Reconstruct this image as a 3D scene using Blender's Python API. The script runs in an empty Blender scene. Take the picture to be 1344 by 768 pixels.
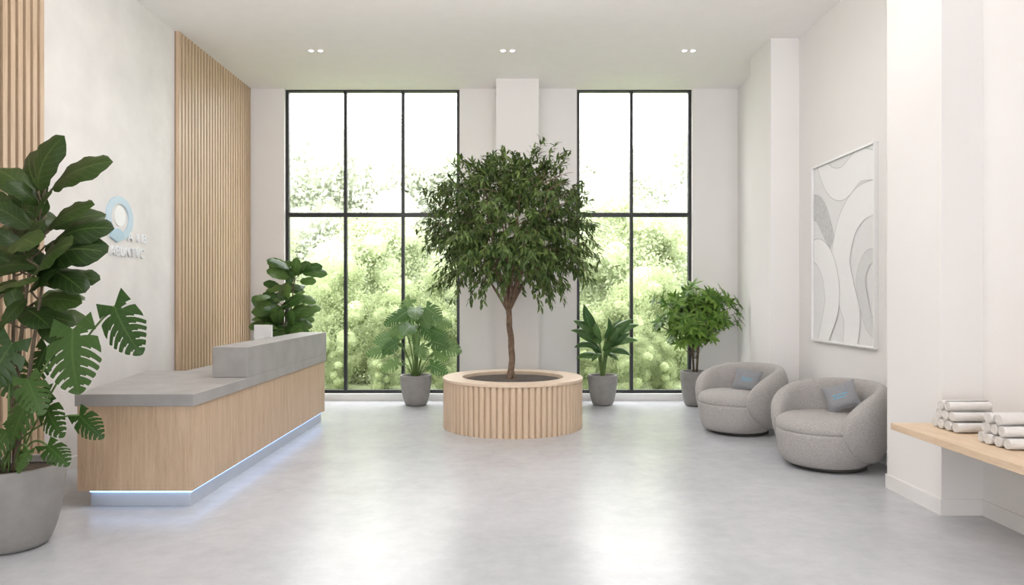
import bpy, math, random
import numpy as np
from mathutils import Vector, Matrix, noise
random.seed(7)
F=933.0; CX=672.0; CY=390.0; EYE=1.5
def P(px,py,z): return Vector(((px-CX)*z/F, z, EYE-(py-CY)*z/F))
scene=bpy.context.scene
COL=scene.collection
# ---------------------------------------------------------------- materials
def new_mat(name):
    m=bpy.data.materials.new(name); m.use_nodes=True
    nt=m.node_tree; b=nt.nodes['Principled BSDF']
    return m,nt,b
def ramp(nt,fac,stops):
    r=nt.nodes.new('ShaderNodeValToRGB')
    els=r.color_ramp.elements
    while len(els)<len(stops): els.new(0.5)
    for e,(p,c) in zip(els,stops):
        e.position=p; e.color=(c[0],c[1],c[2],1)
    nt.links.new(fac,r.inputs[0]); return r.outputs[0]
def noise_tex(nt,scale,detail=4,rough=.5,stretch=(1,1,1),dist=0):
    tc=nt.nodes.new('ShaderNodeTexCoord'); mp=nt.nodes.new('ShaderNodeMapping')
    mp.inputs['Scale'].default_value=stretch
    n=nt.nodes.new('ShaderNodeTexNoise'); n.inputs['Scale'].default_value=scale
    n.inputs['Detail'].default_value=detail; n.inputs['Roughness'].default_value=rough
    n.inputs['Distortion'].default_value=dist
    nt.links.new(tc.outputs['Object'],mp.inputs[0]); nt.links.new(mp.outputs[0],n.inputs['Vector'])
    return n.outputs['Fac']
def bump(nt,b,h,strength,dist=.01):
    bm=nt.nodes.new('ShaderNodeBump'); bm.inputs['Strength'].default_value=strength
    bm.inputs['Distance'].default_value=dist
    nt.links.new(h,bm.inputs['Height']); nt.links.new(bm.outputs[0],b.inputs['Normal'])
def plain(name,c,rough=.5,metal=0,var=0.04,scale=6,bmp=0,bscale=80,spec=.5):
    m,nt,b=new_mat(name)
    f=noise_tex(nt,scale,5)
    lo=[max(0,x*(1-var)) for x in c]; hi=[min(1,x*(1+var)) for x in c]
    nt.links.new(ramp(nt,f,[(.3,lo),(.7,hi)]),b.inputs['Base Color'])
    b.inputs['Roughness'].default_value=rough; b.inputs['Metallic'].default_value=metal
    b.inputs['Specular IOR Level'].default_value=spec
    if bmp: bump(nt,b,noise_tex(nt,bscale,3),bmp)
    return m
def wood(name,dark,light,stretch=(14,14,1.0),rough=.45,scale=2.2):
    m,nt,b=new_mat(name)
    f=noise_tex(nt,scale,7,.62,stretch,.6)
    g=noise_tex(nt,scale*7,4,.6,stretch,.2)
    mx=nt.nodes.new('ShaderNodeMath'); mx.operation='MULTIPLY_ADD'
    mx.inputs[1].default_value=.45
    nt.links.new(g,mx.inputs[0]); nt.links.new(f,mx.inputs[2])
    nt.links.new(ramp(nt,mx.outputs[0],[(.5,dark),(.92,light)]),b.inputs['Base Color'])
    b.inputs['Roughness'].default_value=rough
    bump(nt,b,g,.12,.004)
    return m
M_wall=plain('wall_paint',(.80,.782,.766),.85,var=.012,scale=1.5,bmp=.05,bscale=60,spec=.2)
M_plaster=plain('textured_plaster',(.765,.75,.733),.6,var=.055,scale=2.6,bmp=.5,bscale=7,spec=.35)
M_ceil=plain('ceiling_paint',(.93,.90,.895),.9,var=.01,spec=.1)
M_base=plain('baseboard_paint',(.79,.775,.76),.5,var=.01)
M_black=plain('black_aluminium',(.016,.018,.022),.4,var=.1)
M_oak=wood('pale_oak',(.46,.325,.21),(.63,.47,.33))
M_slat=wood('slat_oak',(.45,.325,.215),(.66,.50,.35),(20,20,1.0))
M_slatback=plain('slat_backing',(.23,.16,.10),.8)
M_plant_wood=wood('planter_ash',(.58,.435,.30),(.65,.505,.365),(3,3,.6))
M_rim=wood('planter_rim_ash',(.67,.52,.385),(.75,.61,.47),(2,2,2))
M_shelf=wood('shelf_oak',(.60,.44,.29),(.74,.58,.42),(14,1.2,14))
M_conc=plain('desk_concrete',(.345,.335,.325),.5,var=.10,scale=5,bmp=.08,bscale=40)
M_pot=plain('pot_concrete',(.27,.26,.25),.75,var=.08,scale=12,bmp=.25,bscale=60)
M_potd=plain('pot_dark_concrete',(.25,.24,.23),.7,var=.10,scale=12,bmp=.3,bscale=60)
M_soil=plain('soil',(.055,.038,.026),.95,var=.6,scale=40,bmp=1,bscale=40)
M_bark=plain('bark',(.18,.12,.08),.85,var=.4,scale=22,bmp=.8,bscale=50)
M_stem=plain('stem_dark',(.10,.075,.045),.7,var=.3,scale=20)
M_gstem=plain('stem_green',(.11,.19,.05),.5,var=.2,scale=10)
M_towel=plain('terry_cloth',(.80,.78,.755),.95,var=.03,scale=60,bmp=.6,bscale=250,spec=.1)
M_white=plain('white_plastic',(.82,.82,.82),.35,var=.01)
M_screen=plain('dark_screen',(.02,.02,.025),.15,var=.1)
M_toe=plain('toe_kick_metal',(.50,.54,.60),.4,metal=.0,var=.02)
M_darkbase=plain('chair_base_dark',(.05,.045,.04),.5)
M_cush=plain('cushion_linen',(.29,.295,.31),.9,var=.08,scale=70,bmp=.5,bscale=300,spec=.1)
M_blueprint=plain('blue_print',(.12,.42,.60),.7)
M_logo=plain('logo_blue_acrylic',(.44,.61,.74),.3,var=.02)
M_logo2=plain('logo_pale_blue_acrylic',(.53,.67,.78),.3,var=.02)
M_letter=plain('white_letters',(.86,.89,.92),.35,var=.01)
M_disc=plain('white_acrylic',(.88,.89,.9),.35,var=.01)
# fabric
M_fab,nt,b=new_mat('boucle_fabric')
f=noise_tex(nt,150,4,.7)
nt.links.new(ramp(nt,f,[(.35,(.30,.283,.27)),(.65,(.55,.525,.505))]),b.inputs['Base Color'])
b.inputs['Roughness'].default_value=.95; b.inputs['Specular IOR Level'].default_value=.1
b.inputs['Sheen Weight'].default_value=.2
bump(nt,b,f,.8,.008)
# floor
M_floor,nt,b=new_mat('polished_concrete')
f=noise_tex(nt,1.3,7,.62); g=noise_tex(nt,8,7,.7)
mm=nt.nodes.new('ShaderNodeMix'); mm.data_type='FLOAT'; mm.inputs['Factor'].default_value=.45
nt.links.new(f,mm.inputs['A']); nt.links.new(g,mm.inputs['B'])
nt.links.new(ramp(nt,mm.outputs['Result'],[(.36,(.425,.437,.457)),(.64,(.525,.535,.555))]),b.inputs['Base Color'])
b.inputs['Roughness'].default_value=.26
b.inputs['Specular IOR Level'].default_value=.25
def emis(name,c,s):
    m,nt,b=new_mat(name)
    b.inputs['Base Color'].default_value=(c[0],c[1],c[2],1)
    b.inputs['Emission Color'].default_value=(c[0],c[1],c[2],1); b.inputs['Emission Strength'].default_value=s
    return m
M_led=emis('led_strip_blue',(.32,.55,1.0),3.4)
M_lamp=emis('downlight_lens',(1,.97,.92),6)
# glass
M_glass=bpy.data.materials.new('window_glass'); M_glass.use_nodes=True
nt=M_glass.node_tree; nt.nodes.clear()
o=nt.nodes.new('ShaderNodeOutputMaterial'); t=nt.nodes.new('ShaderNodeBsdfTransparent'); g=nt.nodes.new('ShaderNodeBsdfGlossy')
g.inputs['Roughness'].default_value=.05; mx=nt.nodes.new('ShaderNodeMixShader'); mx.inputs[0].default_value=.008
nt.links.new(t.outputs[0],mx.inputs[1]); nt.links.new(g.outputs[0],mx.inputs[2]); nt.links.new(mx.outputs[0],o.inputs[0])
def leafmat(name,dark,light,vein,rough=.38,trans=.25,veins=True,spec=.35,patch=None):
    m,nt,b=new_mat(name)
    ar=nt.nodes.new('ShaderNodeAttribute'); ar.attribute_name='rnd'
    fac0=ar.outputs['Fac']
    if patch:
        pn=noise_tex(nt,patch,3,.5)
        mp_=nt.nodes.new('ShaderNodeMapRange'); mp_.inputs[1].default_value=.35; mp_.inputs[2].default_value=.65
        nt.links.new(pn,mp_.inputs[0])
        mx_=nt.nodes.new('ShaderNodeMix'); mx_.data_type='FLOAT'; mx_.inputs['Factor'].default_value=.65
        nt.links.new(fac0,mx_.inputs['A']); nt.links.new(mp_.outputs[0],mx_.inputs['B']); fac0=mx_.outputs['Result']
    col=ramp(nt,fac0,[(0,dark),(1,light)])
    if veins:
        au=nt.nodes.new('ShaderNodeAttribute'); au.attribute_name='lu'
        av=nt.nodes.new('ShaderNodeAttribute'); av.attribute_name='lv'
        def M(op,a,b_=None,c=None):
            n=nt.nodes.new('ShaderNodeMath'); n.operation=op
            for i,x in enumerate((a,b_,c)):
                if x is None: continue
                if isinstance(x,(int,float)): n.inputs[i].default_value=x
                else: nt.links.new(x,n.inputs[i])
            return n.outputs[0]
        av_=M('ABSOLUTE',av.outputs['Fac'])
        mid=M('LESS_THAN',av_,.045)
        s=M('FRACT',M('MULTIPLY',M('SUBTRACT',au.outputs['Fac'],M('MULTIPLY',av_,.28)),8))
        side=M('MULTIPLY',M('LESS_THAN',M('ABSOLUTE',M('SUBTRACT',s,.5)),.06),.5)
        fac=M('MULTIPLY',M('MAXIMUM',mid,side),.7)
        mix=nt.nodes.new('ShaderNodeMix'); mix.data_type='RGBA'
        nt.links.new(fac,mix.inputs['Factor']); nt.links.new(col,mix.inputs['A'])
        mix.inputs['B'].default_value=(*vein,1); col=mix.outputs['Result']
    nt.links.new(col,b.inputs['Base Color'])
    b.inputs['Roughness'].default_value=rough; b.inputs['Specular IOR Level'].default_value=spec
    tr=nt.nodes.new('ShaderNodeBsdfTranslucent'); nt.links.new(col,tr.inputs['Color'])
    mx=nt.nodes.new('ShaderNodeMixShader'); mx.inputs[0].default_value=trans
    out=nt.nodes['Material Output']
    nt.links.new(b.outputs[0],mx.inputs[1]); nt.links.new(tr.outputs[0],mx.inputs[2]); nt.links.new(mx.outputs[0],out.inputs[0])
    return m
M_fid=leafmat('fiddle_leaf',(.018,.042,.010),(.055,.098,.022),(.11,.17,.05))
M_mon=leafmat('monstera_leaf',(.024,.064,.012),(.060,.125,.026),(.09,.165,.045))
M_mon2=leafmat('monstera_leaf_bright',(.07,.16,.05),(.19,.31,.11),(.24,.36,.15))
M_bird=leafmat('broad_leaf',(.040,.10,.03),(.10,.19,.06),(.15,.26,.09))
M_sch=leafmat('umbrella_leaf',(.06,.15,.02),(.22,.36,.07),(.2,.35,.1),veins=False)
M_fic=leafmat('ficus_leaf',(.028,.064,.013),(.15,.215,.058),(0,0,0),rough=.45,veins=False)
M_out=leafmat('outdoor_leaf',(.33,.39,.21),(.44,.50,.29),(0,0,0),rough=.8,trans=.5,veins=False,spec=.0,patch=1.3)  # outdoor greens lightened for overexposure and haze, paler row by row
M_outm=leafmat('outdoor_leaf_hazed',(.44,.50,.31),(.57,.62,.43),(0,0,0),rough=.8,trans=.5,veins=False,spec=.0,patch=.9)
M_outp=leafmat('outdoor_leaf_far_hazed',(.62,.66,.55),(.80,.82,.74),(0,0,0),rough=.8,trans=.5,veins=False,spec=.0,patch=.6)  # distance haze painted into the leaf colour
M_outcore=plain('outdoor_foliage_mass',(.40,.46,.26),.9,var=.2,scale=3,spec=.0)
M_outcorem=plain('outdoor_foliage_mass_hazed',(.50,.56,.37),.9,var=.2,scale=3,spec=.0)
M_outcorep=plain('outdoor_foliage_mass_far_hazed',(.68,.71,.62),.9,var=.15,scale=3,spec=.0)  # same painted haze on the inner masses
M_lawn=plain('lawn',(.24,.28,.15),.9,var=.15,scale=2)
# ---------------------------------------------------------------- mesh helpers
def mk(name,verts,faces,mat,parent=None,smooth=False,local=False,attrs=None):
    off=Vector((0,0,0))
    if parent is not None and not local: off=parent.location
    me=bpy.data.meshes.new(name)
    me.from_pydata([tuple(Vector(v)-off) for v in verts],[],faces)
    mats=mat if isinstance(mat,list) else [mat]
    for m in mats: me.materials.append(m)
    if smooth: me.polygons.foreach_set('use_smooth',[True]*len(me.polygons))
    if attrs:
        for k,vals in attrs.items():
            a=me.attributes.new(k,'FLOAT','POINT'); a.data.foreach_set('value',vals)
    me.update()
    ob=bpy.data.objects.new(name,me); COL.objects.link(ob)
    if parent is not None: ob.parent=parent
    return ob
def empty(name,loc,label,cat,rot=0,group=None):
    e=bpy.data.objects.new(name,None); e.location=loc; e.rotation_euler=(0,0,rot); e.empty_display_size=.2
    COL.objects.link(e); e['label']=label; e['category']=cat
    if group: e['group']=group
    return e
def boxv(V,Fc,x0,x1,y0,y1,z0,z1):
    n=len(V)
    V+= [(x0,y0,z0),(x1,y0,z0),(x1,y1,z0),(x0,y1,z0),(x0,y0,z1),(x1,y0,z1),(x1,y1,z1),(x0,y1,z1)]
    Fc+= [(n,n+3,n+2,n+1),(n+4,n+5,n+6,n+7),(n,n+1,n+5,n+4),(n+1,n+2,n+6,n+5),(n+2,n+3,n+7,n+6),(n+3,n,n+4,n+7)]
def boxes(name,L,mat,parent=None,bev=0,local=False):
    V=[];Fc=[]
    for b in L: boxv(V,Fc,*b)
    ob=mk(name,V,Fc,mat,parent,local=local)
    if bev: 
        m=ob.modifiers.new('b','BEVEL'); m.width=bev; m.segments=2
    return ob
def struct(ob): ob['kind']='structure'; return ob
def prism(name,poly,z0,z1,mat,parent=None,bev=0):
    n=len(poly)
    V=[(x,y,z0) for x,y in poly]+[(x,y,z1) for x,y in poly]
    Fc=[tuple(range(n))[::-1],tuple(range(n,2*n))]+[(i,(i+1)%n,n+(i+1)%n,n+i) for i in range(n)]
    ob=mk(name,V,Fc,mat,parent)
    if bev:
        m=ob.modifiers.new('b','BEVEL'); m.width=bev; m.segments=2
    return ob
def lathe(name,prof,c,mat,parent=None,segs=64,local=False,smooth=True,wob=0,cap=True):
    V=[];Fc=[]
    for r,z in prof:
        for i in range(segs):
            a=2*math.pi*i/segs; rr=r*(1+wob*math.sin(5*a+z*7))
            V.append((c[0]+rr*math.cos(a),c[1]+rr*math.sin(a),c[2]+z))
    for j in range(len(prof)-1):
        for i in range(segs):
            k=(i+1)%segs
            Fc.append((j*segs+i,j*segs+k,(j+1)*segs+k,(j+1)*segs+i))
    if cap and prof[0][0]>1e-4: Fc.append(tuple(range(segs))[::-1])
    if cap and prof[-1][0]>1e-4: Fc.append(tuple(range((len(prof)-1)*segs,len(prof)*segs)))
    return mk(name,V,Fc,mat,parent,smooth,local)
class Tube:
    def __init__(s): s.V=[];s.F=[]
    def add(s,pts,radii,n=8):
        pts=[Vector(p) for p in pts]; base=len(s.V)
        up=Vector((0,0,1))
        prev=None
        for i,p in enumerate(pts):
            d=(pts[min(i+1,len(pts)-1)]-pts[max(i-1,0)]).normalized()
            if prev is None:
                a=d.cross(up if abs(d.z)<.9 else Vector((1,0,0))).normalized()
            else: a=(prev-d*prev.dot(d)).normalized()
            prev=a; bb=d.cross(a)
            r=radii[i] if isinstance(radii,(list,tuple)) else radii
            for k in range(n):
                t=2*math.pi*k/n; s.V.append(p+a*(r*math.cos(t))+bb*(r*math.sin(t)))
        for i in range(len(pts)-1):
            for k in range(n):
                k2=(k+1)%n
                s.F.append((base+i*n+k,base+i*n+k2,base+(i+1)*n+k2,base+(i+1)*n+k))
        s.F.append(tuple(base+k for k in range(n))[::-1]); s.F.append(tuple(base+(len(pts)-1)*n+k for k in range(n)))
    def obj(s,name,mat,parent): return mk(name,s.V,s.F,mat,parent,True)
def bez(a,b,c,n=8):
    return [a*(1-t)**2+b*(2*t*(1-t))+c*t*t for t in [i/n for i in range(n+1)]]
class Leaves:
    def __init__(s,gap=1): s.V=[];s.F=[];s.lu=[];s.lv=[];s.r=[];s.gap=gap
    def frame(s,base,tip,nrm):
        d=tip-base; L=d.length; d=d/L
        sd=d.cross(nrm)
        if sd.length<1e-3: sd=d.cross(Vector((1,.3,.2)))
        sd.normalize(); n=sd.cross(d); return d,sd,n,L
    def big(s,base,tip,nrm,wr=.6,kind='fiddle',arch=.10,fold=.15,rnd=None):
        d,sd,n,L=s.frame(base,tip,nrm); rnd=random.random() if rnd is None else rnd
        mon=kind=='monstera'
        nu=48 if mon else 14; nv=6 if mon else 4
        b0=len(s.V); W=2*nv+1; ph=random.random()*6
        for i in range(nu+1):
            u=i/nu
            if kind=='fiddle': w=(max(0,math.sin(math.pi*u**.85))**.55)*(.62+.5*u)*.95
            elif mon:
                w=((1-u**1.9)**.75)*(.62+.38*min(1,u/.25))*1.0
            else: w=max(0,math.sin(math.pi*u**.8))**.8
            for j in range(W):
                v=(j-nv)/nv; av=abs(v)
                ww=w
                if mon and i>8:
                    ph_=(i%7)/6; ww=w*(1-.10*av*(2*abs(ph_-.45))**2)
                x=v*ww*wr*L*.5
                yy=u*L
                if mon: yy+= L*(-.22*av*max(0,1-u/.25)+.30*av*av*min(1,u/.3)*(1-u)**.8)
                z=arch*L*4*u*(1-u)+fold*abs(x)-arch*1.6*L*av*av*w*.5
                z+=.012*L*math.sin(9*u+ph+3*v)*av
                if kind=='fiddle': z+=.018*L*math.sin(22*u+ph)*av*av
                s.V.append(base+sd*x+d*yy+n*z); s.lu.append(u); s.lv.append(v); s.r.append(rnd)
        for i in range(nu):
            for j in range(W-1):
                if mon:
                    jj=j if j>=nv else 2*nv-1-j
                    jj-=nv
                    if i%7==6 and 6<=i<46 and jj>=2: continue
                    if i%7==5 and 5<=i<46 and jj>=(4 if s.gap==1 else 3): continue
                a=b0+i*W+j
                s.F.append((a,a+1,a+W+1,a+W))
    def small(s,base,tip,nrm,wr=.35,fold=.2,droop=.08):
        d,sd,n,L=s.frame(base,tip,nrm); b=len(s.V); w=wr*L*.5
        h=n*(w*fold); dr=n*(-droop*L)
        s.V+=[base,base+d*(.35*L),base+d*(.7*L)+dr*.5,tip+dr,
              base+d*(.32*L)+sd*w+h,base+d*(.32*L)-sd*w+h,base+d*(.68*L)+sd*(w*.75)+h+dr*.4,base+d*(.68*L)-sd*(w*.75)+h+dr*.4]
        s.F+=[(b,b+4,b+1),(b,b+1,b+5),(b+1,b+4,b+6,b+2),(b+1,b+2,b+7,b+5),(b+2,b+6,b+3),(b+2,b+3,b+7)]
        r=random.random(); s.r+=[r]*8; s.lu+=[0]*8; s.lv+=[0]*8
    def obj(s,name,mat,parent,smooth=True):
        return mk(name,s.V,s.F,mat,parent,smooth,attrs={'lu':s.lu,'lv':s.lv,'rnd':s.r})
def rv(): 
    while True:
        v=Vector((random.uniform(-1,1),random.uniform(-1,1),random.uniform(-1,1)))
        if .05<v.length<=1: return v
# ---------------------------------------------------------------- room shell
H=4.52; YB=10.3; XL=-3.83; XR=3.35; YR=-4.6
struct(boxes('floor',[(XL-.2,XR+.3,YR,YB+.25,-.1,0)],M_floor))
struct(boxes('ceiling',[(XL-.2,XR+.3,YR,YB+.25,H,H+.15)],M_ceil))
struct(boxes('wall_left',[(XL-.2,XL,YR,YB+.25,0,H)],M_plaster))
W1=(-3.30,-.76); W2=(.94,2.615)
struct(boxes('wall_back',[(XL,W1[0],YB,YB+.25,0,H),(W1[1],W2[0],YB,YB+.25,0,H),(W2[1],XR+.3,YB,YB+.25,0,H),
      (W1[0],W1[1],YB,YB+.25,0,.10),(W2[0],W2[1],YB,YB+.25,0,.10),(-.22,.37,9.82,YB,0,H)],M_wall))
struct(boxes('wall_right',[(XR,XR+.3,4.89,YB,0,H),(3.27,XR,9.0,YB,0,H),(3.02,XR,8.29,9.0,0,H),(2.955,XR,4.89,5.6,0,H),(3.24,XR+.3,YR,4.89,0,H)],M_wall))
struct(boxes('wall_front',[(XL,-2.4,YR-.2,YR,0,H),(2.2,XR,YR-.2,YR,0,H),(-2.4,2.2,YR-.2,YR,3.6,H),(-2.4,2.2,YR-.2,YR,0,.4)],M_wall))  # unseen wall added behind camera, opening sized to limit rear fill light
bh=.11; bt=.014
struct(boxes('baseboard_right',[(XR-bt,XR,5.6+bt,8.29-bt,0,bh),(3.02-bt,XR-bt,8.29-bt,8.29,0,bh),(3.02-bt,3.02,8.29,9.0,0,bh),(2.955-bt,2.955,4.89,5.6,0,bh),
     (2.955-bt,3.24,4.89-bt,4.89,0,bh),(3.24-bt,3.24,YR,4.89-bt,0,bh),(3.27-bt,3.27,9.0,YB,0,bh)],M_base))
struct(boxes('baseboard_back',[(XL,-.22,YB-bt,YB,0,bh-.02),(.37,3.27-bt,YB-bt,YB,0,bh-.02),(-.22-bt,.37+bt,9.82-bt,9.82,0,bh)],M_base))
struct(boxes('baseboard_left',[(XL,XL+bt,5.80,8.03,0,bh)],M_base))
def window(n,x0,x1,mull):
    z0,z1=.10,H; y0,y1=YB+.06,YB+.13; w=.045; T=2.70
    L=[(x0,x0+w,y0,y1,z0,z1),(x1-w,x1,y0,y1,z0,z1),(x0+w,x1-w,y0,y1,z0,z0+w),(x0+w,x1-w,y0,y1,z1-.025,z1),(x0+w,x1-w,y0,y1,T-.03,T+.03)]
    for m in mull: L+=[(m-.022,m+.022,y0,y1,z0+w,T-.03),(m-.022,m+.022,y0,y1,T+.03,z1-.025)]
    fr=struct(boxes('window_%d'%n,L,M_black))
    gl=struct(boxes('glass_pane',[(x0+w,x1-w,YB+.09,YB+.096,z0+w,z1-.03)],M_glass,fr))
window(1,W1[0],W1[1],[-2.43,-1.59]); window(2,W2[0],W2[1],[1.744])
# ---------------------------------------------------------------- slatted panels
def slats(y0,y1,label):
    e=empty('slatted_wall_panel',(XL,(y0+y1)/2,0),label,'wall panel')
    boxes('backing_board',[(XL,XL+.012,y0,y1,0.0,H)],M_slatback,e)
    L=[]; y=y0
    while y+.05<=y1+.001: L.append((XL+.012,XL+.052,y,y+.05,0.0,H)); y+=.083
    boxes('slats',L,M_slat,e)
slats(8.07,10.29,'vertical pale oak slatted panel, floor to ceiling')
slats(3.45,5.78,'vertical oak slatted panel beside the big potted fig')
# ---------------------------------------------------------------- wall sign
e=empty('wall_sign',(XL,6.95,2.2),'pale blue ring emblem with raised white lettering on plaster wall','sign')
def ring(cy,cz,ro,ri,a0,a1,d0,d1,n=64,sy=1):
    V=[];Fc=[]
    full=abs(a1-a0-2*math.pi)<1e-4
    m=n if full else n+1
    for i in range(m):
        a=a0+(a1-a0)*i/n; c,s=math.cos(a),math.sin(a)
        for r,x in ((ro,d0),(ro,d1),(ri,d1),(ri,d0)): V.append((XL+x,cy+r*c*sy,cz+r*s))
    for i in range(n):
        j=(i+1)%m
        for k in range(4): Fc.append((i*4+k,j*4+k,j*4+(k+1)%4,i*4+(k+1)%4))
    if not full: Fc.append((0,1,2,3)); Fc.append((n*4+3,n*4+2,n*4+1,n*4))
    return V,Fc
V,Fc=ring(6.93,2.27,.210,.140,0,2*math.pi,.0,.014,sy=1.12); mk('emblem_ring',V,Fc,M_logo2,e)
V,Fc=ring(6.93,2.29,.100,.001,0,2*math.pi,.0,.010); mk('emblem_disc',V,Fc,M_disc,e)
V,Fc=ring(6.88,2.03,.135,.001,math.radians(20),math.radians(160),.0,.018); mk('emblem_base',V,Fc,M_logo,e)
RL=Matrix(((0,0,1),(1,0,0),(0,1,0)))
def text(s,size,loc,mat,parent,width,ext):
    curs=[];x=0
    for ch in s:
        if ch==' ': x+=size*.35; continue
        cu=bpy.data.curves.new('letter','FONT'); cu.body=ch; cu.size=size; cu.extrude=ext
        tmp=bpy.data.objects.new('tmp',cu); COL.objects.link(tmp)
        bpy.context.view_layer.update()
        me=bpy.data.meshes.new_from_object(tmp.evaluated_get(bpy.context.evaluated_depsgraph_get()))
        bpy.data.objects.remove(tmp)
        xs=[v.co.x for v in me.vertices]; x0=min(xs); w=max(xs)-x0
        curs.append((me,x-x0)); x+=w+size*.16
    tot=x-size*.16; k=width/tot
    for me,dx in curs:
        for v in me.vertices:
            v.co=RL@Vector(((v.co.x+dx)*k,v.co.y,v.co.z))+Vector(loc)-parent.location
        me.materials.clear(); me.materials.append(mat)
        ob=bpy.data.objects.new('letter',me); COL.objects.link(ob); ob.parent=parent
text('A I B',.13,(XL+.008,7.06,2.06),M_letter,e,.36,.008)
text('ABUNTVC',.14,(XL+.008,6.76,1.90),M_letter,e,.62,.008)
# ---------------------------------------------------------------- reception desk
e=empty('reception_desk',(-2.7,6.8,0),'long pale oak reception desk with grey concrete top and blue underglow','reception desk')
body=[(-3.09,5.05),(-2.27,5.05),(-2.27,8.62),(-3.03,8.62),(-3.03,6.63),(-3.40,6.63)]
prism('wood_body',body,.12,.725,M_oak,e,.004)
top=[(-3.10,5.035),(-2.255,5.035),(-2.255,8.635),(-3.05,8.635),(-3.05,6.65),(-3.42,6.65)]
prism('concrete_worktop',top,.725,.812,M_conc,e,.005)
boxes('raised_counter',[(-2.56,-2.2551,6.07,8.634,.8121,1.075)],M_conc,e,.005)
boxes('toe_kick',[(-3.02,-2.305,5.10,8.58,0,.12)],M_toe,e)
boxes('led_strip',[(-3.02,-2.29,5.086,5.098,.104,.119)],M_led,e)
boxes('led_strip',[(-2.303,-2.292,5.10,8.58,.106,.119)],M_led,e)
# monitor
e=empty('computer_monitor',(-2.80,8.0,.8125),'white desktop monitor standing on the reception worktop','monitor',rot=math.radians(-25))
boxes('monitor_housing',[(-.13,.13,-.012,.012,.12,.375)],M_white,e,.006,True)
boxes('screen',[(-.12,.12,.0121,.0135,.135,.36)],M_screen,e,0,True)
boxes('stand',[(-.025,.025,-.03,-.012,.006,.24),(-.09,.09,-.09,.07,0,.008)],M_white,e,.002,True)
# ---------------------------------------------------------------- downlights
for x in (-2.46,-2.345,-.11,.005,2.11,2.215):
    e=empty('recessed_downlight',(x,8.70,H-.008),'small round recessed ceiling downlight, lit','ceiling light',group='paired ceiling downlights')
    lathe('trim_ring',[(.031,.002),(.040,.003),(.043,.007),(.031,.007)],(0,0,0),M_ceil,e,32,True)
    lathe('lens',[(0,-.003),(.018,-.002),(.026,-.0005),(.030,.003),(.030,.007)],(0,0,0),M_lamp,e,32,True)
# ---------------------------------------------------------------- artwork
AX=XR; ya,yb=7.87,6.50; za,zb=1.02,2.93
e=empty('framed_artwork',(AX,(ya+yb)/2,(za+zb)/2),'white framed abstract print of flowing white and pale grey curves','picture')
fw=.020
boxes('picture_frame',[(AX-.040,AX,yb,yb+fw,za,zb),(AX-.040,AX,ya-fw,ya,za,zb),(AX-.040,AX,yb+fw,ya-fw,za,za+fw),(AX-.040,AX,yb+fw,ya-fw,zb-fw,zb)],M_white,e,.003)
G=[plain('art_paper_%d'%i,c,.8,var=vv,scale=30) for i,(c,vv) in enumerate([((.74,.735,.73),.02),((.82,.815,.81),.01),((.54,.54,.54),.12),((.66,.66,.655),.03),((.50,.50,.50),.05)])]
V=[];Fc=[];MI=[]
def auv(u,v,d): return (AX-d,ya-fw-(ya-yb-2*fw)*u,za+fw+(zb-za-2*fw)*v)
V+=[auv(0,0,.015),auv(1,0,.015),auv(1,1,.015),auv(0,1,.015)]; Fc.append((0,1,2,3)); MI.append(0)
def crom(pts,n=12):
    out=[];m=len(pts)
    for i in range(m-1):
        g=lambda k: pts[max(0,min(m-1,k))]
        p0,p1,p2,p3=[Vector(g(i+k)) for k in (-1,0,1,2)]
        for j in range(n):
            t=j/n
            out.append(.5*((2*p1)+(-p0+p2)*t+(2*p0-5*p1+4*p2-p3)*t*t+(-p0+3*p1-3*p2+p3)*t**3))
    out.append(Vector(pts[-1])); return out
def cl(x): return max(0.002,min(.998,x))
def strip(o,wf,d,mi):
    m=len(o)
    for i in range(m-1):
        q=[]
        for k,p in ((i,o[i]),(i+1,o[i+1])):
            a=o[max(0,k-1)]; c_=o[min(m-1,k+1)]; t=(c_-a).normalized(); nn=Vector((-t[1],t[0]*.72)); w=wf(k/(m-1))*.5
            q.append((p-nn*w,p+nn*w))
        b=len(V)
        for r in (q[0][0],q[1][0],q[1][1],q[0][1]): V.append(auv(cl(r[0]),cl(r[1]),d))
        Fc.append((b,b+1,b+2,b+3)); MI.append(mi)
def ribbon(pts,w0,w1,w2,d,mi):
    o=crom(pts); wf=lambda t:(w0*(1-t)**2+2*w1*t*(1-t)+w2*t*t)
    strip(o,wf,d,mi)
    m=len(o)
    for sgn_ in (-1,1):
        ed=[]
        for k in range(m):
            a=o[max(0,k-1)]; c_=o[min(m-1,k+1)]; t=(c_-a).normalized(); nn=Vector((-t[1],t[0]*.72))
            ed.append(o[k]+nn*(wf(k/(m-1))*.5*sgn_))
        strip(ed,lambda t:.005,d+.0004,4)
ribbon([(-.05,.78),(.10,.75),(.24,.64),(.34,.54)],.20,.24,.10,.0165,2)
ribbon([(.10,1.04),(.30,.90),(.52,.86),(.78,.92),(1.05,.88)],.10,.38,.16,.0175,1)
ribbon([(1.05,.74),(.78,.72),(.58,.62),(.48,.44),(.56,.28),(.66,.14),(.62,-.05)],.22,.40,.20,.0185,1)
ribbon([(1.05,.44),(.90,.44),(.80,.34),(.84,.22),(.92,.12),(1.05,.06)],.08,.18,.10,.0195,3)
ribbon([(-.05,.52),(.12,.50),(.28,.40),(.34,.24),(.26,.10),(.12,-.05)],.14,.40,.12,.0205,1)
ob=mk('abstract_print',V,Fc,G,e); ob.data.polygons.foreach_set('material_index',MI)
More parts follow.
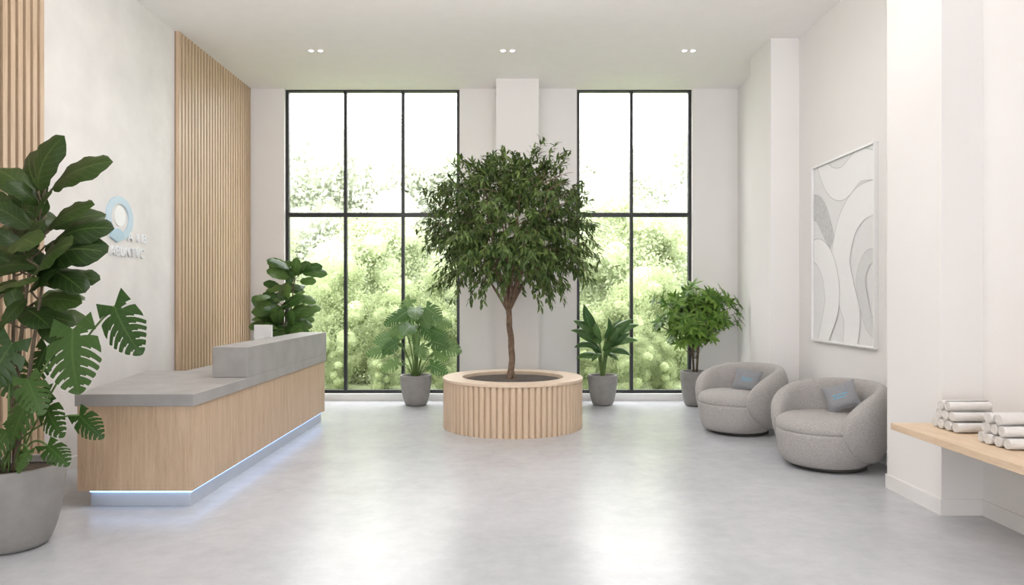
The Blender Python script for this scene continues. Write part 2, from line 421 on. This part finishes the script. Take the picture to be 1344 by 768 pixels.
# ---------------------------------------------------------------- armchairs
def sg(x,p): return math.copysign(abs(x)**p,x)
def chair_parts(e):
    lathe('swivel_base',[(.29,0),(.32,.004),(.32,.03),(.29,.04)],(0,-.01,0),M_darkbase,e,48,True)
    pr=[(.29,.03),(.335,.038),(.365,.065),(.392,.14),(.408,.23),(.413,.30),(.413,.328),(.408,.333),(.30,.335)]
    lathe('seat_base',pr,(0,-.048,0),M_fab,e,64,True)
    pr=[(.0,.325),(.30,.33),(.407,.334),(.413,.340),(.414,.368),(.407,.400),(.384,.427),(.34,.446),(.28,.457),(.2,.462),(0,.465)]
    lathe('seat_cushion',pr,(0,-.0485,0),M_fab,e,64,True)
    V=[];Fc=[];N=80;K=28
    for i in range(N+1):
        t=math.sin((i/N*2-1)*math.pi/2); A=math.radians(90)+t*math.radians(130)
        e_=max(0.0,1-abs(t)**4.5)**.5
        zt=.745-.085*t*t; zb=.055; zm=.37
        top=zm+(zt-zm)*e_; bot=zm-(zm-zb)*e_
        th=.083*(.15+.85*min(1,e_*1.3)) if e_>0 else .004
        for k in range(K):
            q=2*math.pi*k/K
            zz=(top+bot)/2+(top-bot)/2*sg(math.sin(q),.62)
            xx=th*sg(math.cos(q),.8)
            fz=(zz-.06)/.65
            R=.362+.072*math.sin(min(1,max(0,fz))*math.pi*.66)+xx
            V.append((R*math.cos(A),R*math.sin(A),zz))
    for i in range(N):
        for k in range(K):
            k2=(k+1)%K; Fc.append((i*K+k,(i+1)*K+k,(i+1)*K+k2,i*K+k2))
    Fc.append(tuple(range(K))); Fc.append(tuple(N*K+k for k in range(K))[::-1])
    mk('curved_backrest',V,Fc,M_fab,e,True,True)
def armchair(x,y,rot,label,plabel,cpos,croll):
    e=empty('armchair',(x,y,0),label,'armchair',rot,'boucle tub armchairs'); chair_parts(e)
    S=.135; n=16
    c=empty('throw_cushion',cpos,plabel,'cushion',group='small grey cushions')
    c.rotation_euler=(math.radians(-24),math.radians(croll),math.radians(-34))
    V=[];Fc=[]
    for sd in (-1,1):
        for i in range(n+1):
            for j in range(n+1):
                a=i/n*2-1;b=j/n*2-1
                pin=1-.10*(a*a*(1-b*b)+b*b*(1-a*a))
                hh=.050*((1-a**4)*(1-b**4))**.6
                V.append((a*S*pin*1.1,sd*hh,b*S*pin*.95))
    m=(n+1)**2
    for s_ in range(2):
        for i in range(n):
            for j in range(n):
                a=s_*m+i*(n+1)+j; q=(a,a+1,a+n+2,a+n+1); Fc.append(q if s_ else q[::-1])
    for i in range(n):
        for (a,b) in (((i)*(n+1),(i+1)*(n+1)),((i)*(n+1)+n,(i+1)*(n+1)+n),(i,i+1),(n*(n+1)+i,n*(n+1)+i+1)):
            Fc.append((a,b,b+m,a+m))
    mk('cushion_cover',V,Fc,M_cush,c,True,True)
    V=[];Fc=[]
    for r,(z,ws) in enumerate(((.006,(.022,.014,.022,.016,.022)),(-.020,(.018,.026,.014,.022)))):
        xx=-.055
        for w in ws:
            boxv(V,Fc,xx,xx+w,-.0525,-.045,z-.005,z+.005); xx+=w+.007
    mk('printed_lettering',V,Fc,M_blueprint,c,False,True)
armchair(2.83,6.36,math.radians(-60),'round grey boucle tub armchair by the framed print','small grey cushion with blue print on armchair',P(1104,521,6.42),-22)
armchair(2.54,7.95,math.radians(-58),'round grey boucle tub armchair near the umbrella plant','small grey cushion with blue print leaning in chair',P(981,499,7.98),8)
# ---------------------------------------------------------------- shelf + towels
SX0=2.59; SZ=.64
e=empty('wall_shelf',(3.24,4.0,SZ),'long pale oak wall shelf holding rolled towels','shelf')
boxes('shelf_board',[(SX0,3.2395,2.2,4.865,SZ-.045,SZ)],M_shelf,e,.003)
boxes('support_bracket',[(2.8,3.225,2.6,2.63,SZ-.09,SZ-.045)],M_shelf,e)
boxes('support_bracket',[(2.8,3.225,4.45,4.48,SZ-.07,SZ-.045)],M_shelf,e)
TR=.035
def towel_mesh():
    V=[];Fc=[];n=80;turns=3.4;R=TR;L=.27
    for i in range(n+1):
        a=turns*2*math.pi*i/n; r=.006+(R-.006)*(i/n); t=(R-.006)/turns*.80
        if i>n-6: t*=max(.2,(n-i)/6)
        ro=r; ri=max(.001,r-t)
        for rr,x in ((ro*.97,-L/2),(ro,-L/2+.006),(ro,L/2-.006),(ro*.97,L/2),(ri,L/2),(ri,-L/2)):
            V.append((x,rr*math.cos(a),rr*math.sin(a)))
    for i in range(n):
        for k in range(6): Fc.append((i*6+k,i*6+6+k,i*6+6+(k+1)%6,i*6+(k+1)%6))
    Fc+=[(0,1,2,3,4,5),tuple(n*6+k for k in (5,4,3,2,1,0))]
    me=bpy.data.meshes.new('rolled_towel'); me.from_pydata(V,[],Fc); me.materials.append(M_towel)
    me.polygons.foreach_set('use_smooth',[True]*len(me.polygons)); return me
TM=towel_mesh()
def pile(xl,yc,rows):
    d=2*TR+.002
    for row,cnt in enumerate(rows):
        for k in range(cnt):
            ob=bpy.data.objects.new('rolled_towel',TM)
            ob.location=(xl+.14+random.uniform(-.010,.010),yc+(k-(cnt-1)/2)*d,SZ+TR+.0005+row*d*.87)
            ob.rotation_euler=(random.uniform(0,1.2)-2.2,0,random.uniform(-.03,.03))
            COL.objects.link(ob); ob['label']='rolled white terry towel stacked on the oak shelf'; ob['category']='towel'; ob['group']='rolled towels on the shelf'
pile(2.80,4.60,(4,3,2)); pile(2.77,4.10,(4,3,2))
# ---------------------------------------------------------------- round planter
PC=Vector((.01,8.3,0)); R0=.80
e=empty('round_planter',PC,'round fluted pale wood planter holding the indoor tree','planter')
V=[];Fc=[];N=72
segs=[]
for i in range(N):
    a=2*math.pi*i/N; w=2*math.pi/N; hw=.46
    segs.append((a-.5*w,R0-.022))
    for k in range(13):
        th=math.pi*(1-k/12); segs.append((a+hw*w*math.cos(th),R0-.018+.026*math.sin(th)))
n=len(segs)
for z in (.0,.545):
    for a,r in segs: V.append((PC.x+r*math.cos(a),PC.y+r*math.sin(a),z))
for i in range(n): Fc.append((i,(i+1)%n,n+(i+1)%n,n+i))
mk('fluted_side',V,Fc,M_plant_wood,e)
lathe('top_rim',[(.60,.541),(.60,.40),(.585,.40),(.585,.571),(.591,.577),(.808,.577),(.815,.571),(.815,.547),(.808,.541),(.60,.541)],PC,M_rim,e,96,smooth=False,cap=False)
lathe('soil',[(.0,.545),(.2,.556),(.45,.548),(.586,.535)],PC,M_soil,e,48,wob=.0,cap=False)
# ---------------------------------------------------------------- ficus tree
e=empty('ficus_tree',PC+Vector((0,0,.54)),'indoor ficus tree with twisted trunk and full rounded crown','tree')
T=Tube()
TB=Vector((-.015,8.3,.52))
def trunk_c(t): return TB+Vector((.018*math.sin(t*5)-.005,0.015*math.sin(t*4),t*.90))
for k in range(3):
    pts=[];rad=[]
    for i in range(29):
        t=i/28; a=k*2*math.pi/3+t*7.5
        rr=.016+(.14-t)*.2*(1 if t<.14 else 0)
        pts.append(trunk_c(t)+Vector((math.cos(a)*rr,math.sin(a)*rr,0))); rad.append(.025*(1-.2*t)+.03*max(0,.10-t))
    T.add(pts,rad,10)
fork=trunk_c(.88)
CC=Vector((-.02,8.3,2.32)); CR=Vector((1.05,1.0,.96))
for i in range(13):
    a=2*math.pi*i/13+random.uniform(-.2,.2); h=random.uniform(-.05,.75) if i%2 else random.uniform(.5,.95)
    rr=math.sqrt(max(.05,1-h*h))*.72
    tgt=CC+Vector((CR.x*rr*math.cos(a),CR.y*rr*math.sin(a),CR.z*h*.8))
    mid=fork.lerp(tgt,.45)+Vector((0,0,.12))+rv()*.08
    pts=bez(fork+rv()*.015,mid,tgt,10); r0=random.uniform(.012,.021)
    T.add(pts,[r0*(1-.8*j/10) for j in range(11)],7)
    for s_ in range(5):
        j=random.randint(3,9); p=pts[j]; q=p+Vector((math.cos(a+random.uniform(-1.2,1.2))*.35,math.sin(a+random.uniform(-1.2,1.2))*.35,random.uniform(-.05,.35)))
        T.add(bez(p,p.lerp(q,.5)+Vector((0,0,.06)),q,5),[.007,.006,.005,.004,.003,.002],5)
LV=Leaves()
NT=880
for i in range(NT):
    h=1-2*((i*.618034)%1.0); a=random.uniform(0,2*math.pi)
    q_=max(0,1-abs(h)**2.3)**.5; rho=random.uniform(.30,1.0)**.55
    x,y,z=q_*math.cos(a)*rho,q_*math.sin(a)*rho,h*rho
    rad=math.hypot(x,y)
    if z<-.42 and rad<.28+.25*random.random(): continue
    if z<-.76: continue
    nz=noise.noise(Vector((x,y,z))*3.6+Vector((8,1,5)))
    if nz<-.30: continue
    k=.97+.15*nz
    p=CC+Vector((CR.x*x*k,CR.y*y*k,CR.z*z*k))
    out=Vector((x,y,z*.8)); out=out.normalized() if out.length>.01 else Vector((1,0,0))
    L=random.uniform(.16,.30)
    upb=.5 if z>.3 else .2
    d1=(out*.8+Vector((0,0,upb))+rv()*.6).normalized()
    s0=p-out*.16; mid=s0+d1*L*.6; end=s0+d1*L+Vector((0,0,-L*(.25 if z>.35 else .42)))
    pts=bez(s0,mid,end,7)
    T.add(pts[::2]+[pts[-1]],[.0025,.002,.002,.0015,.001],4)
    for j,q in enumerate(pts):
        for r_ in range(3):
            dd=(out*.5+Vector((0,0,-.58 if z<.5 else -.18))+rv()*.8).normalized()
            l=random.uniform(.06,.105); bs=q+rv()*.030
            LV.small(bs,bs+dd*l,(Vector((0,0,1))+out*.6+rv()*.7),.31,.2,.14)
T.obj('trunk_and_branches',M_bark,e)
LV.obj('foliage',M_fic,e,False)
# ---------------------------------------------------------------- pots
def pot(e,c,r,h,mat,soilz=.04,taper=.72):
    pr=[(r*taper*.75,0),(r*taper*.92,.008),(r*taper,.03)]
    for i in range(1,9):
        t=i/8; pr.append((r*(taper+(1-taper)*math.sin(t*math.pi/2)**.8),.03+(h-.045)*t))
    pr+=[(r*.995,h-.004),(r*.98,h),(r*.90,h),(r*.885,h-.008),(r*.87,h-soilz-.02),(r*.5,h-soilz-.03),(0.0,h-soilz-.03)]
    lathe('pot',pr,c,mat,e,64)
    lathe('soil',[(0,h-soilz+.012),(r*.4,h-soilz+.006),(r*.872,h-soilz)],c,M_soil,e,32,wob=.02)
# big fig + monstera
c=Vector((-3.02,4.29,0)); ZC=4.29
e=empty('potted_fig',c,'tall fiddle-leaf fig and monstera in round grey concrete pot','potted plant')
pot(e,c,.285,.49,M_pot)
T=Tube();G2=Tube();LF=Leaves();LM=Leaves()
soil=c+Vector((0,0,.45))
def PP(x,y,dz=0):
    z=ZC+dz; return P(x,y,z)
stems=[bez(soil+Vector((.02,0,0)),PP(18,430),PP(60,245,.02),16),
       bez(soil+Vector((-.06,.05,0)),PP(20,470,.1),PP(18,285,.12),14),
       bez(soil+Vector((.05,-.05,0)),PP(40,480,-.08),PP(62,330,-.12),14),
       bez(soil+Vector((-.02,-.08,0)),PP(-10,500,-.1),PP(-15,330,-.1),14)]
for s_ in stems: T.add(s_,[.015*(1-.55*i/(len(s_)-1)) for i in range(len(s_))],8)
fl=[(50,250,84,178,0),(68,248,148,212,.05),(45,262,-8,222,.1),(50,270,8,238,-.1),(60,262,40,200,.15),
(40,300,-12,268,-.05),(45,295,70,248,-.12),(62,300,124,268,.05),(70,318,150,300,-.05),(60,322,128,342,.1),(68,300,140,282,.18),
(30,330,-14,300,-.15),(35,340,60,290,-.2),(55,345,142,332,-.1),(50,350,-5,352,0),(60,352,112,385,-.08),(48,360,95,320,-.2),
(30,372,-18,392,.08),(40,380,78,352,-.22),(55,372,132,368,.12),(45,398,108,398,.05),(35,392,5,425,-.12),(30,405,66,430,-.1),
(20,350,-25,330,.0),(10,290,-22,252,.1),(22,318,50,322,-.25),(10,420,-20,445,0),(40,412,100,425,.18),(5,385,40,372,-.25),(52,420,90,452,.05)]
for k in range(12):
    bx=random.uniform(15,62); by=random.uniform(275,425); a=random.uniform(-.6,3.7); L=random.uniform(55,80)
    tx=bx+L*math.cos(a); ty=by-L*.55*math.sin(a)
    if tx>138: tx=130
    fl.append((bx,by,tx,ty,random.uniform(-.05,.35)))
def nearest(p,ss):
    best=None
    for s_ in ss:
        for q in s_:
            d=(q-p).length+(.15 if q.z>p.z else 0)
            if best is None or d<best[0]: best=(d,q)
    return best[1]
for (bx,by,tx,ty,dz) in fl:
    b=PP(bx,by,dz*.5); t=PP(tx,ty,dz*1.3+random.uniform(-.12,.08))
    nrm=Vector((random.uniform(-.3,.3),-.75+random.uniform(-.3,.3),.75))
    if (t-b).z>.25: nrm=Vector((-.3,-1,.1))
    LF.big(b,t,nrm,random.uniform(.60,.74),'fiddle',random.uniform(.06,.14),.12)
    q=nearest(b,stems); T.add(bez(q,(q+b)/2-Vector((0,0,.02)),b,4),[.006]*5,6)
ml=[(96,432,104,518,-.20,.92),(150,402,186,466,-.15,.8),(50,512,16,580,-.18,.8),(104,545,136,576,-.05,.7),(16,450,-18,515,-.1,.85),
(60,530,84,574,-.05,.75),(62,585,90,612,-.12,.75),(16,560,-12,606,-.18,.8),(36,498,56,545,-.22,.8),(5,470,28,525,.12,.85),(38,592,24,622,-.2,.7),
(62,455,46,508,.1,.8)]
for (bx,by,tx,ty,dz,w) in ml:
    b=PP(bx,by,dz); t=PP(tx,ty,dz-.06)
    LM.big(b,t,Vector((random.uniform(-.4,.6),-1,.45+random.uniform(-.2,.4))),w,'monstera',.08,.10)
    s0=soil+Vector((random.uniform(-.08,.1),random.uniform(-.1,.05),0))
    G2.add(bez(s0,s0.lerp(b,.5)+Vector((-.02,0,.18)),b,10),[.006]*11,6)
T.obj('stem',M_stem,e); G2.obj('leaf_stalk',M_gstem,e); LF.obj('foliage',M_fid,e); o=LM.obj('monstera_foliage',M_mon,e); o['label']='split monstera leaves'
# fig behind desk
c=Vector((-2.97,9.25,0)); e=empty('potted_fig',c,'fiddle-leaf fig standing behind the reception desk','potted plant')
pot(e,c,.22,.42,M_pot)
T=Tube();LF=Leaves()
for k in range(4):
    ang=k*1.6; tp=c+Vector((.15*math.cos(ang)+.02,.08*math.sin(ang),1.93-.17*k)); st=bez(c+Vector((.03*math.cos(ang),.03*math.sin(ang),.38)),c+Vector((.06*math.cos(ang),.06*math.sin(ang),1.2)),tp,14)
    T.add(st,[.014*(1-.5*i/14) for i in range(15)],7)
    for i in range(22):
        j=random.randint(5,14); b=st[j]; a=random.uniform(0,6.28)
        el=random.uniform(-.25,.8)
        d=Vector((math.cos(a),math.sin(a)*.6-.1,el)).normalized()
        b2=b+d*.08; L=random.uniform(.24,.34)
        T.add([b,b2],[.004,.004],5)
        LF.big(b2,b2+d*L,Vector((0,-1,.8))+rv()*.4,random.uniform(.58,.72),'fiddle',.1,.12)
T.obj('stem',M_stem,e); LF.obj('foliage',leafmat('fig_leaf_mid',(.035,.09,.02),(.12,.21,.05),(.16,.27,.1)),e)
# monstera at window
c=Vector((-1.335,9.88,0)); e=empty('potted_monstera',c,'bright green monstera in grey pot by the tall window','potted plant')
pot(e,c,.215,.42,M_pot)
T=Tube();LM=Leaves(1)
for i in range(26):
    a=i*2.4; k=math.sqrt((i+.5)/26)
    hx=.46*k*math.cos(a); hy=.20*k*math.sin(a)-.05; hz=1.50-.64*k*k+random.uniform(-.16,.05)
    if i%4==0: hz-=.28
    b=c+Vector((hx*.85,hy,hz)); s0=c+Vector((hx*.1,hy*.1,.38))
    T.add(bez(s0,Vector((s0.x+hx*.15,s0.y,hz*.8)),b,8),[.006]*9,5)
    d=Vector((math.cos(a)*.9*(.4+k),math.sin(a)*.25-.2,-.45+random.uniform(-.3,.25))).normalized()
    L=random.uniform(.24,.31)
    LM.big(b,b+d*L,Vector((.3*math.cos(a),-1,.35))+rv()*.3,.88,'monstera',.06,.08)
T.obj('leaf_stalk',M_gstem,e); LM.obj('foliage',M_mon2,e)
# broad leaf plant
c=Vector((1.262,9.9,0)); e=empty('potted_broadleaf_plant',c,'arching broad-leaved plant in grey pot beside the round planter','potted plant')
pot(e,c,.205,.42,M_pot)
T=Tube();LB=Leaves()
specs=[(-.22,1.10,-.28,1.40),(-.10,.98,-.16,1.22),(.05,.98,.06,1.22),(.12,1.0,.26,1.20),(.22,1.02,.48,1.12),(-.20,.98,-.46,1.04),(.18,.90,.48,.90),
 (-.15,.86,-.42,.82),(.10,.82,.36,.70),(-.05,.9,-.18,1.14),(.02,.80,.14,1.04),(-.10,.75,-.36,.64),(.08,.9,.22,1.10),(-.20,1.02,-.42,1.18),(.0,.72,.18,.80),(-.02,.75,-.22,.90),
 (.16,1.0,.40,1.20),(-.12,.92,-.34,.96),(.12,.86,.36,1.00),(-.06,.78,-.18,.62),(.06,.78,.20,.62)]
for i,(bx,bz,tx,tz) in enumerate(specs):
    yy=random.uniform(-.18,.10)
    b=c+Vector((bx*.6,yy*.6,bz-.06)); t=c+Vector((tx,yy*1.4-.05,tz))
    s0=c+Vector((bx*.1,0,.38)); T.add(bez(s0,Vector((s0.x+bx*.2,s0.y,bz*.75)),b,7),[.007]*8,6)
    LB.big(b,t,Vector((-.6 if tx<0 else .6,-.8,1.0)),random.uniform(.36,.46),'ellip',.22,.2)
T.obj('leaf_stalk',M_gstem,e); LB.obj('foliage',M_bird,e)
# umbrella plant
c=Vector((2.53,9.82,0)); e=empty('potted_umbrella_plant',c,'bushy bright green umbrella plant in grey pot near armchairs','potted plant')
pot(e,c,.20,.48,M_potd)
T=Tube();LS=Leaves()
for k in range(4):
    a=k*1.57+.4; st=bez(c+Vector((.03*math.cos(a),.03*math.sin(a),.44)),c+Vector((.05*math.cos(a),.05*math.sin(a),.9)),c+Vector((.16*math.cos(a),.1*math.sin(a),1.35)),8)
    T.add(st,[.014-.0009*i for i in range(9)],7)
for i in range(165):
    u=rv(); 
    if u.length<.35: u=u.normalized()*.6
    k_=1+.40*noise.noise(u*2.4)
    wx=.55*(1+.10*u.z)
    p=c+Vector((.02+wx*u.x*k_,-.06+.25*u.y,1.25+.42*u.z*k_))
    q=c+Vector((.05*u.x,.04*u.y,max(.65,p.z-.30)))
    T.add(bez(q,(q+p)/2+Vector((0,0,.05)),p,5),[.003]*6,4)
    ax=(Vector((u.x*1.2,u.y-.3,.6))+rv()*.5).normalized(); s1=ax.cross(Vector((0,0,1))).normalized(); s2=ax.cross(s1)
    n=random.randint(6,8)
    for j in range(n):
        an=2*math.pi*j/n+random.random()*.3; d=(s1*math.cos(an)+s2*math.sin(an)+ax*.35+Vector((0,0,-.20))).normalized()
        LS.small(p,p+d*random.uniform(.10,.165),ax,.32,.2,.15)
T.obj('stem',M_stem,e); LS.obj('foliage',M_sch,e,False)
# ---------------------------------------------------------------- outdoors
g=boxes('ground',[(-60,60,YB+.26,90,-.35,-.12)],M_lawn); g['kind']='structure'
def proto(seed,ncards):
    random.seed(seed); rs=np.random.RandomState(seed)
    cards=[];cores=[]
    for k in range(17):
        a=random.uniform(0,6.28); h=k/16*random.uniform(.85,1); r=1.5*math.sin(math.pi*(.2+.66*h))*random.uniform(.3,1)
        cpos=np.array([r*math.cos(a),r*math.sin(a),.35+4.4*h]); R=random.uniform(.7,1.1)*(1.1-.5*h)
        n_=rs.normal(size=(ncards,3)); n_/=np.linalg.norm(n_,axis=1)[:,None]
        p=cpos+n_*R*(.62+.85*rs.rand(ncards,1))
        d=rs.normal(size=(ncards,3)); d/=np.linalg.norm(d,axis=1)[:,None]
        s=np.cross(d,rs.normal(size=(ncards,3))); s/=np.linalg.norm(s,axis=1)[:,None]+1e-6
        l=rs.uniform(.035,.075,size=(ncards,1))
        cards.append(np.stack([p-d*l,p+s*l*.6,p+d*l,p-s*l*.6],1).reshape(-1,3))
        nu,nv_=14,10; Q=[]
        for j in range(nv_+1):
            th=math.pi*min(.995,max(.005,j/nv_))
            for i in range(nu):
                ph=2*math.pi*i/nu; q=Vector((math.sin(th)*math.cos(ph),math.sin(th)*math.sin(ph),math.cos(th)))
                Q.append(cpos+np.array(q)*R*(.62+.14*noise.noise((Vector(cpos)+q*R)*2.5)))
        Q=np.array(Q)
        for j in range(nv_):
            for i in range(nu): cores.append(np.stack([Q[j*nu+i],Q[j*nu+(i+1)%nu],Q[(j+1)*nu+(i+1)%nu],Q[(j+1)*nu+i]]))
    return np.concatenate(cards),np.concatenate(cores)
def quadmesh(name,verts,mat,parent):
    n=len(verts)//4
    me=bpy.data.meshes.new(name); me.vertices.add(n*4); me.vertices.foreach_set('co',verts.astype(np.float32).ravel())
    me.loops.add(n*4); me.loops.foreach_set('vertex_index',np.arange(n*4,dtype=np.int32))
    me.polygons.add(n); me.polygons.foreach_set('loop_start',np.arange(0,n*4,4,dtype=np.int32))
    me.update(calc_edges=True); me.validate()
    a=me.attributes.new('rnd','FLOAT','POINT'); a.data.foreach_set('value',np.repeat(np.random.RandomState(3).rand(n),4).astype(np.float32))
    me.materials.append(mat); ob=bpy.data.objects.new(name,me); COL.objects.link(ob); ob.parent=parent; return ob
protos=[proto(s_,1000) for s_ in (11,23,37)]
def row(name,label,spots,m1,m2):
    e=empty(name,(0,0,-.12),label,'trees'); e['kind']='stuff'
    A=[];B=[]
    for i,(x,y,s_,ang) in enumerate(spots):
        ca,sa=math.cos(ang),math.sin(ang); R=np.array([[ca,-sa,0],[sa,ca,0],[0,0,1]])
        for src,dst in ((protos[i%3][0],A),(protos[i%3][1],B)): dst.append((src*s_)@R.T+np.array([x,y,0]))
    quadmesh('leaves',np.concatenate(A),m1,e); quadmesh('foliage_mass',np.concatenate(B),m2,e)
random.seed(5)
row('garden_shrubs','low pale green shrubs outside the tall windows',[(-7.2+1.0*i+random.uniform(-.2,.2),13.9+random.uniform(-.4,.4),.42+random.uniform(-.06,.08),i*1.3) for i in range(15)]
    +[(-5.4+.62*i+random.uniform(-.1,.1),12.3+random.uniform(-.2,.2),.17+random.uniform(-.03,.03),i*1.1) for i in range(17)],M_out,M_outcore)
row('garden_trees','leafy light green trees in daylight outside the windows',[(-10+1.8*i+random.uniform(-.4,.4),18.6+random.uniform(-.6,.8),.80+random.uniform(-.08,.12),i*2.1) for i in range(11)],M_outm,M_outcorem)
row('distant_trees','distant trees paled by painted haze beyond the garden',[(-16+2.2*i+random.uniform(-.6,.6),26+random.uniform(-1,1),1.50+random.uniform(-.15,.2),i*1.7) for i in range(15)],M_outp,M_outcorep)
# ---------------------------------------------------------------- light
w=bpy.data.worlds.new('World'); scene.world=w; w.use_nodes=True
nt=w.node_tree; bg=nt.nodes['Background']; bg.inputs[0].default_value=(.985,.985,1,1); bg.inputs[1].default_value=5.8
sl=bpy.data.lights.new('sun','SUN'); sl.energy=.6; sl.angle=.3; sl.color=(1,.97,.92)
so=bpy.data.objects.new('sun',sl); so.rotation_euler=(math.radians(35),0,math.radians(18)); COL.objects.link(so)
def area(x,y,z,sx,sy,pw,rot,col):  # added fill lamp out of view, stands for no fixture
    al=bpy.data.lights.new('added_fill_light','AREA'); al.shape='RECTANGLE'; al.size=sx; al.size_y=sy; al.energy=pw; al.color=col
    ao=bpy.data.objects.new('added_fill_light',al); ao.location=(x,y,z); ao.rotation_euler=rot; COL.objects.link(ao)
area(-.3,4.6,H-.03,3.6,2.0,80,(0,0,0),(1,.955,.92))  # added downward fill for floor and walls
area(-.3,4.3,3.55,3.6,.5,80,(math.radians(142),0,0),(1,.96,.945))  # added unseen uplight to brighten the ceiling
# camera
cam=bpy.data.cameras.new('camera'); co=bpy.data.objects.new('camera',cam); COL.objects.link(co)
cam.sensor_width=36; cam.lens=36*F/1344; cam.shift_y=(CY-384)/1344; cam.clip_start=.05; cam.clip_end=300
co.location=(0,0,EYE); co.rotation_euler=(math.radians(90),0,0); scene.camera=co
scene.view_settings.view_transform='Standard'; scene.view_settings.look='None'; scene.view_settings.exposure=.24
